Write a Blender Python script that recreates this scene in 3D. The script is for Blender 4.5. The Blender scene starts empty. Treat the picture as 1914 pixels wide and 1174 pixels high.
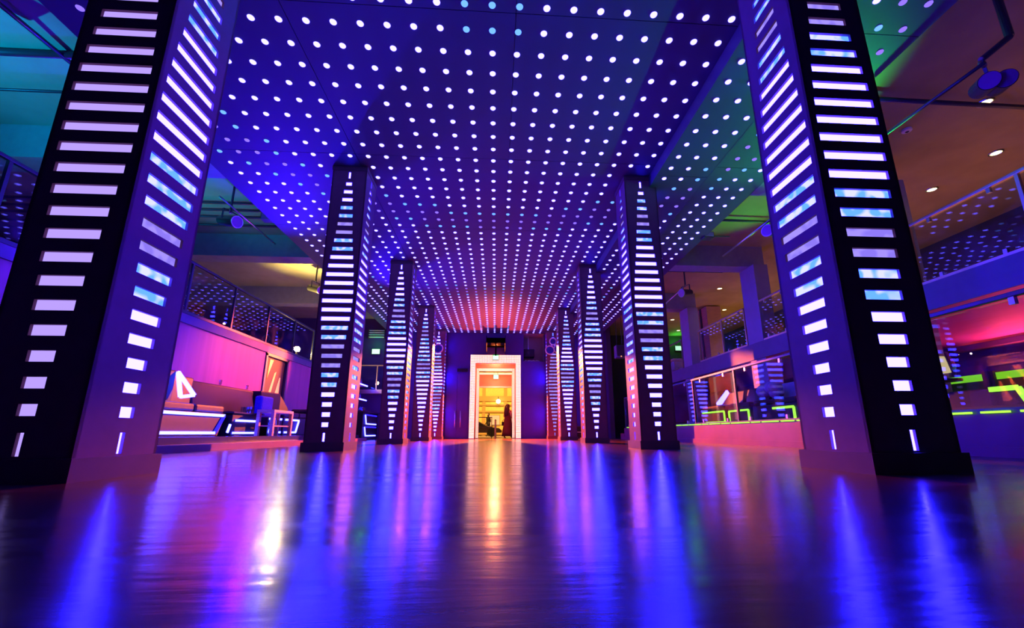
import bpy, math, random
from mathutils import Vector, Matrix
random.seed(7)
S = bpy.context.scene
COL = S.collection

# ------------------------------------------------------------------ camera
cd = bpy.data.cameras.new('camera')
cam = bpy.data.objects.new('camera', cd)
COL.objects.link(cam)
S.camera = cam
cd.sensor_width = 36.0
cd.lens = 787.186 * 36.0 / 1914.0
cd.shift_x = (957.0 - 976.56) / 1914.0
cd.shift_y = (626.18 - 587.0) / 1914.0
cd.clip_start = 0.02
RIGHT = Vector((0.9980359863, -0.0625399750, -0.0035946506))
DOWN = Vector((0.0106919298, 0.2266048536, -0.9739280892))
FWD = Vector((0.0617240037, 0.9719768474, 0.2268284716))
m3 = Matrix((RIGHT, -DOWN, -FWD)).transposed()
cam.matrix_world = Matrix.Translation((0, 0, 0.2514)) @ m3.to_4x4()

# ------------------------------------------------------------------ world and exposure
w = bpy.data.worlds.new('night_sky')
S.world = w
w.use_nodes = True
w.node_tree.nodes['Background'].inputs[0].default_value = (0.10, 0.08, 0.30, 1)
w.node_tree.nodes['Background'].inputs[1].default_value = 0.02
S.view_settings.view_transform = 'Standard'
S.view_settings.look = 'None'
S.view_settings.exposure = 0.0
S.view_settings.gamma = 1.0
S.view_settings.use_curve_mapping = False
S.cycles.use_denoising = True
S.cycles.max_bounces = 6
S.cycles.transparent_max_bounces = 24
S.cycles.sample_clamp_indirect = 60.0
S.cycles.caustics_reflective = False
S.cycles.caustics_refractive = False

# ------------------------------------------------------------------ lamps that light large areas
def aim(o, tgt):
    d = Vector(tgt) - o.location
    o.rotation_euler = d.to_track_quat('-Z', 'Y').to_euler()
def spot(name, loc, tgt, color, power, angle, blend=0.5, radius=0.02):
    l = bpy.data.lights.new(name, 'SPOT')
    l.energy = power; l.color = color; l.spot_size = math.radians(angle)
    l.spot_blend = blend; l.shadow_soft_size = radius
    o = bpy.data.objects.new(name, l); COL.objects.link(o)
    o.location = loc; aim(o, tgt)
    return o
def point(name, loc, color, power, radius=0.05):
    l = bpy.data.lights.new(name, 'POINT')
    l.energy = power; l.color = color; l.shadow_soft_size = radius
    o = bpy.data.objects.new(name, l); COL.objects.link(o); o.location = loc
    return o
def area(name, loc, tgt, color, power, sx, sy):
    l = bpy.data.lights.new(name, 'AREA')
    l.energy = power; l.color = color; l.shape = 'RECTANGLE'; l.size = sx; l.size_y = sy
    o = bpy.data.objects.new(name, l); COL.objects.link(o); o.location = loc; aim(o, tgt)
    return o
ORANGE = (1.0, 0.15, 0.03)
spot('orange_flood', (-0.02, 18.74, 4.25), (-0.02, 17.9, 3.5), ORANGE, 25000, 150, 0.10, 0.008)
spot('entrance_glow', (-0.02, 20.3, 3.1), (-0.02, 16.2, 0.0), (1.0, 0.20, 0.08), 150, 110, 0.6, 0.2)
spot('ceiling_kicker', (-0.02, 19.9, 1.2), (-0.02, 17.6, 4.8), (1.0, 0.08, 0.03), 3000, 64, 0.8, 0.02)
spot('pink_wall_wash', (-3.4, 14.4, 3.9), (-6.3, 11.5, 1.85), (1.0, 0.10, 0.06), 4000, 46, 1.0, 0.02)
spot('blue_wash_left', (-5.0, 4.6, 4.3), (-6.3, 7.6, 1.9), (0.05, 0.0, 1.0), 2400, 62, 0.9)
for x0, y0, y1 in ((5.4, 4.7, 3.0), (5.4, 8.7, 7.0), (-5.4, 4.7, 3.0), (-5.4, 8.7, 7.0)):
    spot('added_blue_pillar_fill', (x0, y0, 4.35), (-2.3 if x0 > 0 else 2.3, y1, 2.7), (0.03, 0.0, 1.0), 2200, 44, 0.9)  # added spots without fixtures, deepen the blue on the inner pillar faces
spot('blue_uplight_left', (-5.4, 10.2, 2.9), (-3.9, 5.4, 4.8), (0.02, 0.0, 1.0), 2000, 100, 1.0)
spot('blue_patch', (-4.4, 13.8, 3.2), (-1.8, 11.4, 4.8), (0.02, 0.0, 1.0), 1800, 60, 0.9)
spot('teal_uplight_near', (-7.6, 3.4, 3.3), (-7.0, 5.2, 5.4), (0.0, 0.42, 1.0), 650, 90, 0.9)
spot('teal_uplight_far', (-7.4, 7.6, 3.6), (-6.6, 8.6, 5.4), (0.0, 0.42, 0.70), 260, 80, 0.9)
spot('green_uplight_near', (6.6, 6.2, 3.6), (4.7, 5.5, 4.8), (0.02, 1.0, 0.16), 900, 78, 0.9)
spot('green_uplight_far', (7.0, 9.4, 3.4), (5.4, 8.6, 5.3), (0.05, 1.0, 0.04), 170, 80, 0.9)
area('warm_gallery_fill', (9.6, 6.5, 2.75), (9.6, 6.5, 5.4), (1.0, 0.36, 0.10), 38, 2.0, 7.0).rotation_euler = (math.pi, 0, 0)
area('warm_gallery_fill_far', (9.6, 15.5, 2.75), (9.6, 15.5, 5.4), (1.0, 0.45, 0.16), 50, 2.0, 7.0).rotation_euler = (math.pi, 0, 0)
area('red_soffit_wash', (10.6, 5.4, 1.7), (9.0, 6.0, 2.2), (1.0, 0.05, 0.12), 170, 0.25, 5.5).rotation_euler = (0, 2.4, 0)
spot('blue_soffit_wash', (5.6, 8.8, 1.9), (8.2, 6.6, 2.2), (0.02, 0.0, 1.0), 160, 80, 1.0)
point('amber_gallery_lamp', (-6.75, 13.7, 2.95), (1.0, 0.60, 0.20), 30, 0.02)
spot('amber_uplight', (-5.9, 12.7, 3.6), (-5.8, 12.6, 5.4), (1.0, 0.72, 0.16), 700, 96, 0.9)
spot('gallery_lamp_beam', (-6.5, 13.85, 2.98), (0, 0, 0.2), (1.0, 0.70, 0.26), 130, 24, 0.6, 0.05)
area('street_lamps', (0.0, 30.0, 8.5), (0.0, 42.0, 2.0), (1.0, 0.52, 0.12), 3600, 6.0, 2.0)
point('added_passage_fill', (-0.02, 20.0, 2.9), (1.0, 0.38, 0.16), 40, 0.1)  # added fill without a fixture, warms the passage walls
point('added_passage_fill_inner', (-0.02, 20.9, 2.75), (1.0, 0.38, 0.16), 30, 0.1)  # added fill without a fixture, brightens the salmon transom
area('street_fill', (0.0, 24.5, 5.5), (0.0, 33.0, 0.0), (1.0, 0.40, 0.12), 300, 4.0, 1.0)

# ------------------------------------------------------------------ materials
def pmat(name, base, rough=0.6, spec=0.5, metal=0.0, noise=0.0, nscale=6.0, bump=0.0, bscale=40.0, rvar=0.0, stretch=None):
    m = bpy.data.materials.new(name); m.use_nodes = True
    nt = m.node_tree; b = nt.nodes['Principled BSDF']
    b.inputs['Base Color'].default_value = (*base, 1)
    b.inputs['Roughness'].default_value = rough
    b.inputs['Specular IOR Level'].default_value = spec
    b.inputs['Metallic'].default_value = metal
    tc = nt.nodes.new('ShaderNodeTexCoord')
    src = tc.outputs['Object']
    if stretch:
        mp = nt.nodes.new('ShaderNodeMapping'); mp.inputs['Scale'].default_value = stretch
        nt.links.new(src, mp.inputs[0]); src = mp.outputs[0]
    if noise or rvar:
        n = nt.nodes.new('ShaderNodeTexNoise'); n.inputs['Scale'].default_value = nscale
        n.inputs['Detail'].default_value = 6.0
        nt.links.new(src, n.inputs['Vector'])
        if noise:
            r = nt.nodes.new('ShaderNodeMapRange')
            r.inputs['From Min'].default_value = 0.25; r.inputs['From Max'].default_value = 0.75
            r.inputs['To Min'].default_value = 1.0 - noise; r.inputs['To Max'].default_value = 1.0 + noise
            nt.links.new(n.outputs['Fac'], r.inputs['Value'])
            mx = nt.nodes.new('ShaderNodeVectorMath'); mx.operation = 'SCALE'
            mx.inputs[0].default_value = base
            nt.links.new(r.outputs[0], mx.inputs['Scale'])
            nt.links.new(mx.outputs[0], b.inputs['Base Color'])
        if rvar:
            r = nt.nodes.new('ShaderNodeMapRange')
            r.inputs['From Min'].default_value = 0.25; r.inputs['From Max'].default_value = 0.75
            r.inputs['To Min'].default_value = rough - rvar; r.inputs['To Max'].default_value = rough + rvar
            nt.links.new(n.outputs['Fac'], r.inputs['Value'])
            nt.links.new(r.outputs[0], b.inputs['Roughness'])
    if bump:
        n2 = nt.nodes.new('ShaderNodeTexNoise'); n2.inputs['Scale'].default_value = bscale
        n2.inputs['Detail'].default_value = 4.0
        nt.links.new(src, n2.inputs['Vector'])
        bp = nt.nodes.new('ShaderNodeBump'); bp.inputs['Strength'].default_value = bump
        bp.inputs['Distance'].default_value = 0.02
        nt.links.new(n2.outputs['Fac'], bp.inputs['Height'])
        nt.links.new(bp.outputs[0], b.inputs['Normal'])
    return m
def emat(name, col, strength=1.0, vary=None, vscale=18.0):
    m = bpy.data.materials.new(name); m.use_nodes = True
    nt = m.node_tree; nt.nodes.clear()
    o = nt.nodes.new('ShaderNodeOutputMaterial'); e = nt.nodes.new('ShaderNodeEmission')
    e.inputs[0].default_value = (*col, 1); e.inputs[1].default_value = strength
    nt.links.new(e.outputs[0], o.inputs[0])
    if vary:
        g = nt.nodes.new('ShaderNodeNewGeometry'); n = nt.nodes.new('ShaderNodeTexNoise')
        n.inputs['Scale'].default_value = vscale; n.inputs['Detail'].default_value = 0.0
        nt.links.new(g.outputs['Position'], n.inputs['Vector'])
        r = nt.nodes.new('ShaderNodeMapRange'); r.inputs['From Min'].default_value = 0.4; r.inputs['From Max'].default_value = 0.6
        nt.links.new(n.outputs['Fac'], r.inputs['Value'])
        mx = nt.nodes.new('ShaderNodeMix'); mx.data_type = 'RGBA'
        mx.inputs[6].default_value = (*col, 1); mx.inputs[7].default_value = (*vary, 1)
        nt.links.new(r.outputs[0], mx.inputs[0]); nt.links.new(mx.outputs[2], e.inputs[0])
    return m
def glassmat(name, tint=(0.93, 0.95, 0.97), rough=0.0, dirt=0.0):
    m = bpy.data.materials.new(name); m.use_nodes = True
    nt = m.node_tree; nt.nodes.clear()
    o = nt.nodes.new('ShaderNodeOutputMaterial')
    t = nt.nodes.new('ShaderNodeBsdfTransparent'); t.inputs[0].default_value = (*tint, 1)
    g = nt.nodes.new('ShaderNodeBsdfGlossy'); g.inputs['Roughness'].default_value = rough
    f = nt.nodes.new('ShaderNodeFresnel')
    ge = nt.nodes.new('ShaderNodeNewGeometry'); mr = nt.nodes.new('ShaderNodeMapRange')
    mr.inputs['To Min'].default_value = 1.52; mr.inputs['To Max'].default_value = 1/1.52   # no false total reflection on leaving the pane
    nt.links.new(ge.outputs['Backfacing'], mr.inputs['Value']); nt.links.new(mr.outputs[0], f.inputs[0])
    mx = nt.nodes.new('ShaderNodeMixShader')
    nt.links.new(f.outputs[0], mx.inputs[0]); nt.links.new(t.outputs[0], mx.inputs[1]); nt.links.new(g.outputs[0], mx.inputs[2])
    last = mx
    if dirt:
        d = nt.nodes.new('ShaderNodeBsdfDiffuse'); d.inputs[0].default_value = (0.6, 0.6, 0.6, 1)
        tc = nt.nodes.new('ShaderNodeTexCoord'); n = nt.nodes.new('ShaderNodeTexNoise'); n.inputs['Scale'].default_value = 3.0
        n.inputs['Detail'].default_value = 6.0
        nt.links.new(tc.outputs['Object'], n.inputs['Vector'])
        r = nt.nodes.new('ShaderNodeMapRange'); r.inputs['From Min'].default_value = 0.5; r.inputs['From Max'].default_value = 0.8
        r.inputs['To Max'].default_value = dirt
        nt.links.new(n.outputs['Fac'], r.inputs['Value'])
        m2 = nt.nodes.new('ShaderNodeMixShader')
        nt.links.new(r.outputs[0], m2.inputs[0]); nt.links.new(mx.outputs[0], m2.inputs[1]); nt.links.new(d.outputs[0], m2.inputs[2])
        last = m2
    nt.links.new(last.outputs[0], o.inputs[0])
    return m

M = {}
M['floor'] = pmat('polished_concrete', (0.085, 0.026, 0.040), 0.20, 0.34, noise=0.25, nscale=1.4, bump=0.07, bscale=3.0, rvar=0.05, stretch=(0.8, 5.0, 1.0))
M['floor'].node_tree.nodes['Principled BSDF'].inputs['Specular Tint'].default_value = (0.85, 0.45, 1.0, 1)
M['ceil'] = pmat('ceiling_paint', (0.085, 0.05, 0.125), 0.6, 0.3, noise=0.05, nscale=2.0)
M['slab'] = pmat('slab_plaster', (0.36, 0.33, 0.24), 0.8, 0.2, noise=0.18, nscale=1.2)
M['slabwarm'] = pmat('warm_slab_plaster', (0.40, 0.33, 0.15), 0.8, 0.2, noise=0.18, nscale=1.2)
M['beam'] = pmat('beam_paint', (0.30, 0.30, 0.30), 0.7, 0.2, noise=0.1)
M['pillar'] = pmat('pillar_lacquer', (0.23, 0.085, 0.14), 0.5, 0.2, noise=0.08, nscale=9.0)
M['plinth'] = pmat('plinth_lacquer', (0.15, 0.07, 0.10), 0.5, 0.25, noise=0.1)
M['wallL'] = pmat('side_wall_panelling', (0.50, 0.17, 0.25), 0.5, 0.25, noise=0.14, nscale=1.0, stretch=(1, 5, 0.25))
M['wallfar'] = pmat('navy_wall_paint', (0.06, 0.025, 0.16), 0.6, 0.25, noise=0.06, nscale=3.0)
M['dark'] = pmat('dark_paint', (0.05, 0.05, 0.055), 0.7, 0.3, noise=0.1)
M['black'] = pmat('black_matt', (0.010, 0.010, 0.012), 0.55, 0.25)
M['blackgloss'] = pmat('black_gloss', (0.03, 0.03, 0.035), 0.22, 0.5)
M['flap'] = pmat('flap_black', (0.002, 0.002, 0.002), 0.9, 0.0)
M['leather'] = pmat('dark_leather', (0.020, 0.011, 0.018), 0.45, 0.25, noise=0.15, nscale=12, bump=0.15, bscale=120)
M['red'] = pmat('red_platform_front', (0.21, 0.06, 0.10), 0.45, 0.3, noise=0.12, nscale=2.5)
M['metal'] = pmat('brushed_steel', (0.55, 0.53, 0.50), 0.28, 0.5, 1.0)
M['darkmetal'] = pmat('black_steel', (0.08, 0.08, 0.09), 0.4, 0.5, 0.6)
M['bronze'] = pmat('bronze_rail', (0.70, 0.55, 0.38), 0.35, 0.5, 0.9)
M['wood'] = pmat('pale_wood', (0.52, 0.32, 0.20), 0.5, 0.35, noise=0.2, nscale=5, stretch=(1, 1, 8))
M['cream'] = pmat('cream_upholstery', (0.75, 0.68, 0.55), 0.7, 0.2, noise=0.05)
M['white'] = pmat('white_laminate', (0.75, 0.75, 0.76), 0.5, 0.3)
M['salmon'] = pmat('salmon_paint', (0.70, 0.24, 0.18), 0.6, 0.3, noise=0.05)
M['facade'] = pmat('yellow_facade', (0.80, 0.62, 0.22), 0.8, 0.2, noise=0.08)
M['facade2'] = pmat('ochre_band', (0.52, 0.34, 0.14), 0.8, 0.2)
M['paving'] = pmat('street_paving', (0.40, 0.34, 0.30), 0.7, 0.3, noise=0.2, nscale=3)
M['glass'] = glassmat('clear_glass', (0.90, 0.93, 0.95), 0.0, 0.05)
M['tumbler'] = glassmat('tumbler_glass', (0.80, 0.85, 0.90), 0.02)
M['fascia'] = pmat('gallery_fascia', (0.16, 0.14, 0.20), 0.6, 0.3, noise=0.06)
M['column'] = pmat('gallery_column_paint', (0.30, 0.27, 0.36), 0.6, 0.3, noise=0.06)
M['soffit'] = pmat('gallery_soffit', (0.52, 0.20, 0.60), 0.55, 0.3, noise=0.10, nscale=2.0, stretch=(3, 0.6, 1))
M['bluefab'] = pmat('blue_fabric', (0.04, 0.05, 0.45), 0.8, 0.2, noise=0.2, nscale=30)
M['drape'] = pmat('pale_drape', (0.46, 0.44, 0.55), 0.75, 0.2, noise=0.12, nscale=8)
M['skin'] = pmat('skin', (0.55, 0.30, 0.22), 0.55, 0.3)
M['hair'] = pmat('dark_brown_hair', (0.05, 0.02, 0.015), 0.5, 0.4)
M['dress'] = pmat('dark_red_dress', (0.14, 0.035, 0.03), 0.8, 0.2)
M['suit'] = pmat('dark_clothes', (0.03, 0.025, 0.03), 0.8, 0.2)
M['carpaint'] = pmat('dark_car_paint', (0.05, 0.03, 0.03), 0.25, 0.5)
# light sources
M['led_hi'] = emat('led_white', (1.15, 0.95, 11.0), 1.0)
M['led_mid'] = emat('led_cyan', (0.22, 0.58, 2.6), 1.0)
M['led_lo'] = emat('led_lilac', (0.34, 0.20, 1.6), 1.0)
M['slot_hi'] = emat('slot_white', (1.20, 0.90, 85.0), 1.0)
M['slot_mid'] = emat('slot_cyan', (0.16, 0.50, 8.0), 1.0, (0.8, 0.82, 18.0), 14.0)
M['slot_lo'] = emat('slot_lilac', (0.28, 0.20, 0.95), 1.0, (0.40, 0.30, 1.2), 14.0)
M['slot_pale'] = emat('slot_pale_lilac', (0.52, 0.36, 1.25), 1.0)
M['strip_white'] = emat('strip_white', (1.0, 1.0, 26.0), 1.0)
M['strip_blue'] = emat('strip_blue', (0.06, 0.03, 3.0), 1.0)
M['strip_lime'] = emat('strip_lime', (0.62, 1.7, 0.10), 1.0)
M['lime_shelf'] = emat('lime_shelf_light', (0.20, 0.68, 0.02), 1.0)
M['warm_bulb'] = emat('warm_bulb', (3.0, 1.35, 1.0), 1.3)
M['warm_dim'] = emat('warm_bulb_dim', (1.6, 0.62, 0.22), 1.0)
M['downlight'] = emat('downlight_glow', (5.0, 3.6, 1.5), 2.0)
M['lamp_amber'] = emat('amber_lamp_glow', (4.0, 2.7, 1.1), 30.0)
M['exit'] = emat('exit_white', (0.75, 1.5, 0.9), 1.2)
M['exit_green'] = emat('exit_green', (0.02, 0.8, 0.08), 1.0)
M['red_cove'] = emat('red_cove_light', (4.0, 0.25, 0.12), 0.5)

# ------------------------------------------------------------------ mesh helpers
class MB:
    def __init__(s): s.v = []; s.f = []
    def add(s, vs, fs):
        n = len(s.v); s.v += [tuple(p) for p in vs]; s.f += [tuple(i + n for i in f) for f in fs]; return s
    def box(s, x0, x1, y0, y1, z0, z1):
        return s.add([(x0,y0,z0),(x1,y0,z0),(x1,y1,z0),(x0,y1,z0),(x0,y0,z1),(x1,y0,z1),(x1,y1,z1),(x0,y1,z1)],
            [(0,3,2,1),(4,5,6,7),(0,1,5,4),(1,2,6,5),(2,3,7,6),(3,0,4,7)])
    def bar(s, p0, p1, wdt, hgt, up=(0,0,1)):
        p0 = Vector(p0); p1 = Vector(p1); d = (p1-p0).normalized(); u = Vector(up)
        a = d.cross(u)
        if a.length < 1e-4: a = d.cross(Vector((1,0,0)))
        a.normalize(); b = a.cross(d).normalized(); a = a*wdt/2; b = b*hgt/2
        return s.add([p0-a-b,p0+a-b,p0+a+b,p0-a+b,p1-a-b,p1+a-b,p1+a+b,p1-a+b],
            [(0,1,2,3),(7,6,5,4),(1,0,4,5),(2,1,5,6),(3,2,6,7),(0,3,7,4)])
    def tube(s, p0, p1, r0, r1=None, n=12, caps=True):
        r1 = r0 if r1 is None else r1
        p0 = Vector(p0); p1 = Vector(p1); d = (p1-p0).normalized()
        a = d.cross(Vector((0,0,1)))
        if a.length < 1e-4: a = Vector((1,0,0))
        a.normalize(); b = d.cross(a)
        vs = []
        for p, r in ((p0,r0),(p1,r1)):
            for i in range(n):
                t = 2*math.pi*i/n; vs.append(p + a*(r*math.cos(t)) + b*(r*math.sin(t)))
        fs = [(i,(i+1)%n,n+(i+1)%n,n+i) for i in range(n)]
        if caps: fs += [tuple(range(n-1,-1,-1)), tuple(range(n,2*n))]
        return s.add(vs, fs)
    def lathe(s, prof, n=16, c=(0,0,0)):
        vs = []; fs = []
        for r, z in prof:
            for i in range(n):
                t = 2*math.pi*i/n; vs.append((c[0]+r*math.cos(t), c[1]+r*math.sin(t), c[2]+z))
        for k in range(len(prof)-1):
            for i in range(n):
                fs.append((k*n+i, k*n+(i+1)%n, (k+1)*n+(i+1)%n, (k+1)*n+i))
        fs += [tuple(range(n-1,-1,-1)), tuple(range((len(prof)-1)*n, len(prof)*n))]
        return s.add(vs, fs)
    def prism(s, poly, axis, a, b):
        n = len(poly)
        def P(p, t):
            return {'x':(t,p[0],p[1]),'y':(p[0],t,p[1]),'z':(p[0],p[1],t)}[axis]
        return s.add([P(p,a) for p in poly]+[P(p,b) for p in poly],
            [tuple(range(n-1,-1,-1)), tuple(range(n,2*n))]+[(i,(i+1)%n,n+(i+1)%n,n+i) for i in range(n)])
    def ball(s, c, r, n=10, m=6, sc=(1,1,1)):
        prof = [(math.sin(math.pi*k/m)*r if 0<k<m else r*0.02, -math.cos(math.pi*k/m)*r) for k in range(m+1)]
        t = MB().lathe(prof, n)
        return s.add([(c[0]+x*sc[0], c[1]+y*sc[1], c[2]+z*sc[2]) for x,y,z in t.v], t.f)
    def torus(s, c, R, r, axis, n=20, k=8):
        ax = Vector(axis).normalized(); a = ax.cross(Vector((0,0,1)))
        if a.length < 1e-4: a = Vector((1,0,0))
        a.normalize(); b = ax.cross(a); vs=[]; fs=[]
        for i in range(n):
            t=2*math.pi*i/n; d=a*math.cos(t)+b*math.sin(t)
            for j in range(k):
                u=2*math.pi*j/k; vs.append(Vector(c)+d*(R+r*math.cos(u))+ax*(r*math.sin(u)))
        for i in range(n):
            for j in range(k):
                fs.append((i*k+j, ((i+1)%n)*k+j, ((i+1)%n)*k+(j+1)%k, i*k+(j+1)%k))
        return s.add(vs, fs)
    def mesh(s, name, mat):
        me = bpy.data.meshes.new(name); me.from_pydata(s.v, [], s.f); me.update()
        for mm in (mat if isinstance(mat,(list,tuple)) else [mat]): me.materials.append(mm)
        return me
    def build(s, name, mat, parent=None, loc=(0,0,0), smooth=False, bevel=0.0):
        o = bpy.data.objects.new(name, s.mesh(name, mat)); COL.objects.link(o)
        o.location = loc
        if parent is not None: o.parent = parent
        if smooth:
            for p in o.data.polygons: p.use_smooth = True
        if bevel:
            b = o.modifiers.new('bevel', 'BEVEL'); b.width = bevel; b.segments = 2; b.limit_method = 'ANGLE'
        return o
def tag(o, label, cat, group=None, kind=None):
    o['label'] = label; o['category'] = cat
    if group: o['group'] = group
    if kind: o['kind'] = kind
    return o
def thing(name, label, cat, loc=(0,0,0), group=None):
    o = bpy.data.objects.new(name, None); COL.objects.link(o); o.location = loc; o.empty_display_size = 0.1
    return tag(o, label, cat, group)
def struct(name, mb, mat, label=None):
    o = mb.build(name, mat); o['kind'] = 'structure'
    if label: o['label'] = label
    return o
def inst(name, me, parent, loc=(0,0,0), scale=None, rot=None):
    o = bpy.data.objects.new(name, me); COL.objects.link(o); o.location = loc
    if parent is not None: o.parent = parent
    if scale: o.scale = scale
    if rot: o.rotation_euler = rot
    return o
def copy_tree(o, parent=None):
    c = o.copy(); COL.objects.link(c)
    if parent is not None: c.parent = parent
    for ch in list(o.children): copy_tree(ch, c)
    return c

# ------------------------------------------------------------------ room shell
ZC = 4.797                    # LED ceiling
YF = 19.20                    # far wall
struct('floor', MB().box(-12.5, 12.5, -4.0, 23.0, -0.2, 0.0), M['floor'], 'polished concrete dance floor with coloured reflections')
# far wall around the entrance portal
fw = MB()
fw.box(-12.5, -1.14, YF, YF+0.25, 0, 5.6).box(1.10, 1.27, YF, YF+0.25, 0, 5.6).box(-1.14, 1.10, YF, YF+0.25, 3.74, 5.6)
fw.box(1.27, 2.25, YF, YF+0.25, 0, 3.48).box(2.25, 5.2, YF, YF+0.25, 0, 5.6)
struct('wall_far', fw, M['wallfar'], 'navy wall around the lit entrance')
struct('wall_right_far', MB().box(5.2, 12.5, 22.0, 22.2, 0, 5.6), M['dark'])
struct('wall_right_return', MB().box(5.2, 5.4, YF, 22.2, 0, 5.6), M['dark'])
struct('wall_back', MB().box(-12.5, 12.5, -4.2, -4.0, 0, 5.6), M['dark'])
struct('wall_left', MB().box(-6.55, -6.3, -4.0, 11.80, 0.0, 2.62).box(-6.55, -6.3, 13.05, YF, 0, 2.62).box(-6.55, -6.3, 11.80, 13.05, 2.38, 2.62), M['wallL'], 'wood panelled side wall behind the sofas')
struct('wall_left_outer', MB().box(-12.5, -12.3, -4.0, YF, 0, 5.6), M['dark'])
struct('wall_right_outer', MB().box(12.3, 12.5, -4.0, 22, 0, 5.6), M['dark'])
struct('wall_right_bar', MB().box(10.9, 11.1, -4.0, 22, 0.44, 2.2), M['wallfar'], 'dark wall behind the bar')
# recess above the right of the entrance
rc = MB().box(1.27, 2.25, YF+0.9, YF+1.0, 3.3, 4.9).box(1.17, 1.27, YF+0.25, YF+1.0, 3.3, 4.9).box(2.25, 2.35, YF+0.25, YF+1.0, 3.3, 4.9).box(1.27, 2.25, YF+0.25, YF+1.0, 3.38, 3.48).box(1.27, 2.25, YF+0.1, YF+1.0, 4.80, 4.9)
struct('wall_recess', rc, M['slab'], 'grey recess in the wall above right of the entrance')

# upper slabs, beams
struct('ceiling_left', MB().box(-12.5, -4.95, -4.0, YF, 5.42, 5.6), M['slab'], 'raised slab over the sofa-side gallery')
struct('ceiling_right', MB().box(4.95, 12.5, -4.0, 22, 5.42, 5.6), M['slabwarm'], 'raised slab over the bar-side gallery')
BY = [2.65, 6.72, 10.72, 14.88]
for i, y in enumerate(BY):
    struct('beam', MB().box(4.95, 7.55, y, y+0.45, 4.80, 5.42), M['beam'], 'ceiling crossbeam on the bar side')
    struct('beam', MB().box(-12.3, -4.95, y, y+0.45, 4.80, 5.42), M['beam'], 'ceiling crossbeam on the sofa side')

# LED ceiling: backing, panels, lights
ceil = struct('ceiling', MB().box(-4.95, 2.75, -4.0, YF+0.02, 4.86, 5.0).box(2.75, 3.66, -4.0, YF+0.02, 4.66, 5.0).box(3.66, 4.95, -4.0, YF+0.02, 4.86, 5.0), M['ceil'], 'dropped ceiling studded with rows of round LED lights')
ZS = 4.588
ys = [-3.98 + k*(YF+3.98)/9 for k in range(10)]
g = 0.004
for k in range(9):
    for x0, x1, z in ((-4.95,-2.38,ZC), (-2.38,0.18,ZC), (0.18,2.75,ZC), (2.75,3.66,ZS), (3.66,4.95,ZC)):
        MB().box(x0+(g if x0 > -4.9 else 0), x1-(g if x1 < 4.9 and x1 != 2.75 else 0), ys[k]+g, ys[k+1]-g, z, z+0.068).build('ceiling_panel', M['ceil'], ceil)
for x, za, zb in ((2.75, ZS, ZC+0.06), (3.66, ZS, ZC+0.06)):
    MB().box(x-0.012, x+0.012, -3.98, YF, za-0.003, zb).build('soffit_edge', M['ceil'], ceil)
# pillars stand on these centres
PX = (-2.575, 2.575); PY = [2.806 + 4.1615*k for k in range(4)] + [18.88]
led_prof = [(0.039, 0.0), (0.037, -0.005), (0.030, -0.013), (0.015, -0.017)]
def led_mb(): return MB().lathe([(r, z) for r, z in led_prof][::-1], 12)
led_me = {k: led_mb().mesh('led_light_'+k, M['led_'+k]) for k in ('hi','mid','lo')}
def ring(x, y):
    d = math.hypot(x+0.05, y-3.85)/4.70
    t = abs(d-round(d))*4.70
    if d < 0.3: return 'mid' if d < 0.085 else 'hi'
    if d > 2.5: t += 0.25
    return 'lo' if t < 0.26 else ('mid' if t < 0.50 else 'hi')
leds = []
def try_led(x, y, z):
    if y > 19.05: return
    for px in PX:
        for py in PY:
            if abs(x-px) < 0.36 and abs(y-py) < 0.36: return
    v = Vector((x, y, z-0.2514)); dz = v.dot(FWD)
    vis = False; d = v.length
    if dz > 0.1:
        u = 976.56+787.2*v.dot(RIGHT)/dz; t = 626.18+787.2*v.dot(DOWN)/dz
        vis = -5 < u < 1919 and -5 < t < 1179
    leds.append((0 if vis else 1, d, x, y, z))
for r in range(-3, 52):
    for c in range(-14, 11): try_led(-0.3846+0.3*c, 3.670+0.3*r, ZC)
    for k in range(3):
        try_led(2.905+0.3005*k, 4.01+0.2985*r, ZS)
        try_led(4.072+0.298*k, 3.670+0.3*r, ZC)
leds.sort()
far = {k: MB() for k in ('hi','mid','lo')}
small = led_mb()
for i, (h, d, x, y, z) in enumerate(leds):
    k = ring(x, y)
    if i < 300:
        inst('led_light', led_me[k], ceil, (x, y, z))
    else:
        far[k].add([(a+x, b+y, c+z) for a, b, c in small.v], small.f)
# one joined part for the lights past the nearest three hundred
mb = MB(); mats = [M['led_hi'], M['led_mid'], M['led_lo']]; counts = []
for k in ('hi','mid','lo'):
    mb.add(far[k].v, far[k].f); counts.append(len(far[k].f))
fl = mb.build('led_lights', mats, ceil); fl['kind'] = 'stuff'
idx = [0]*counts[0] + [1]*counts[1] + [2]*counts[2]
fl.data.polygons.foreach_set('material_index', idx)

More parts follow.
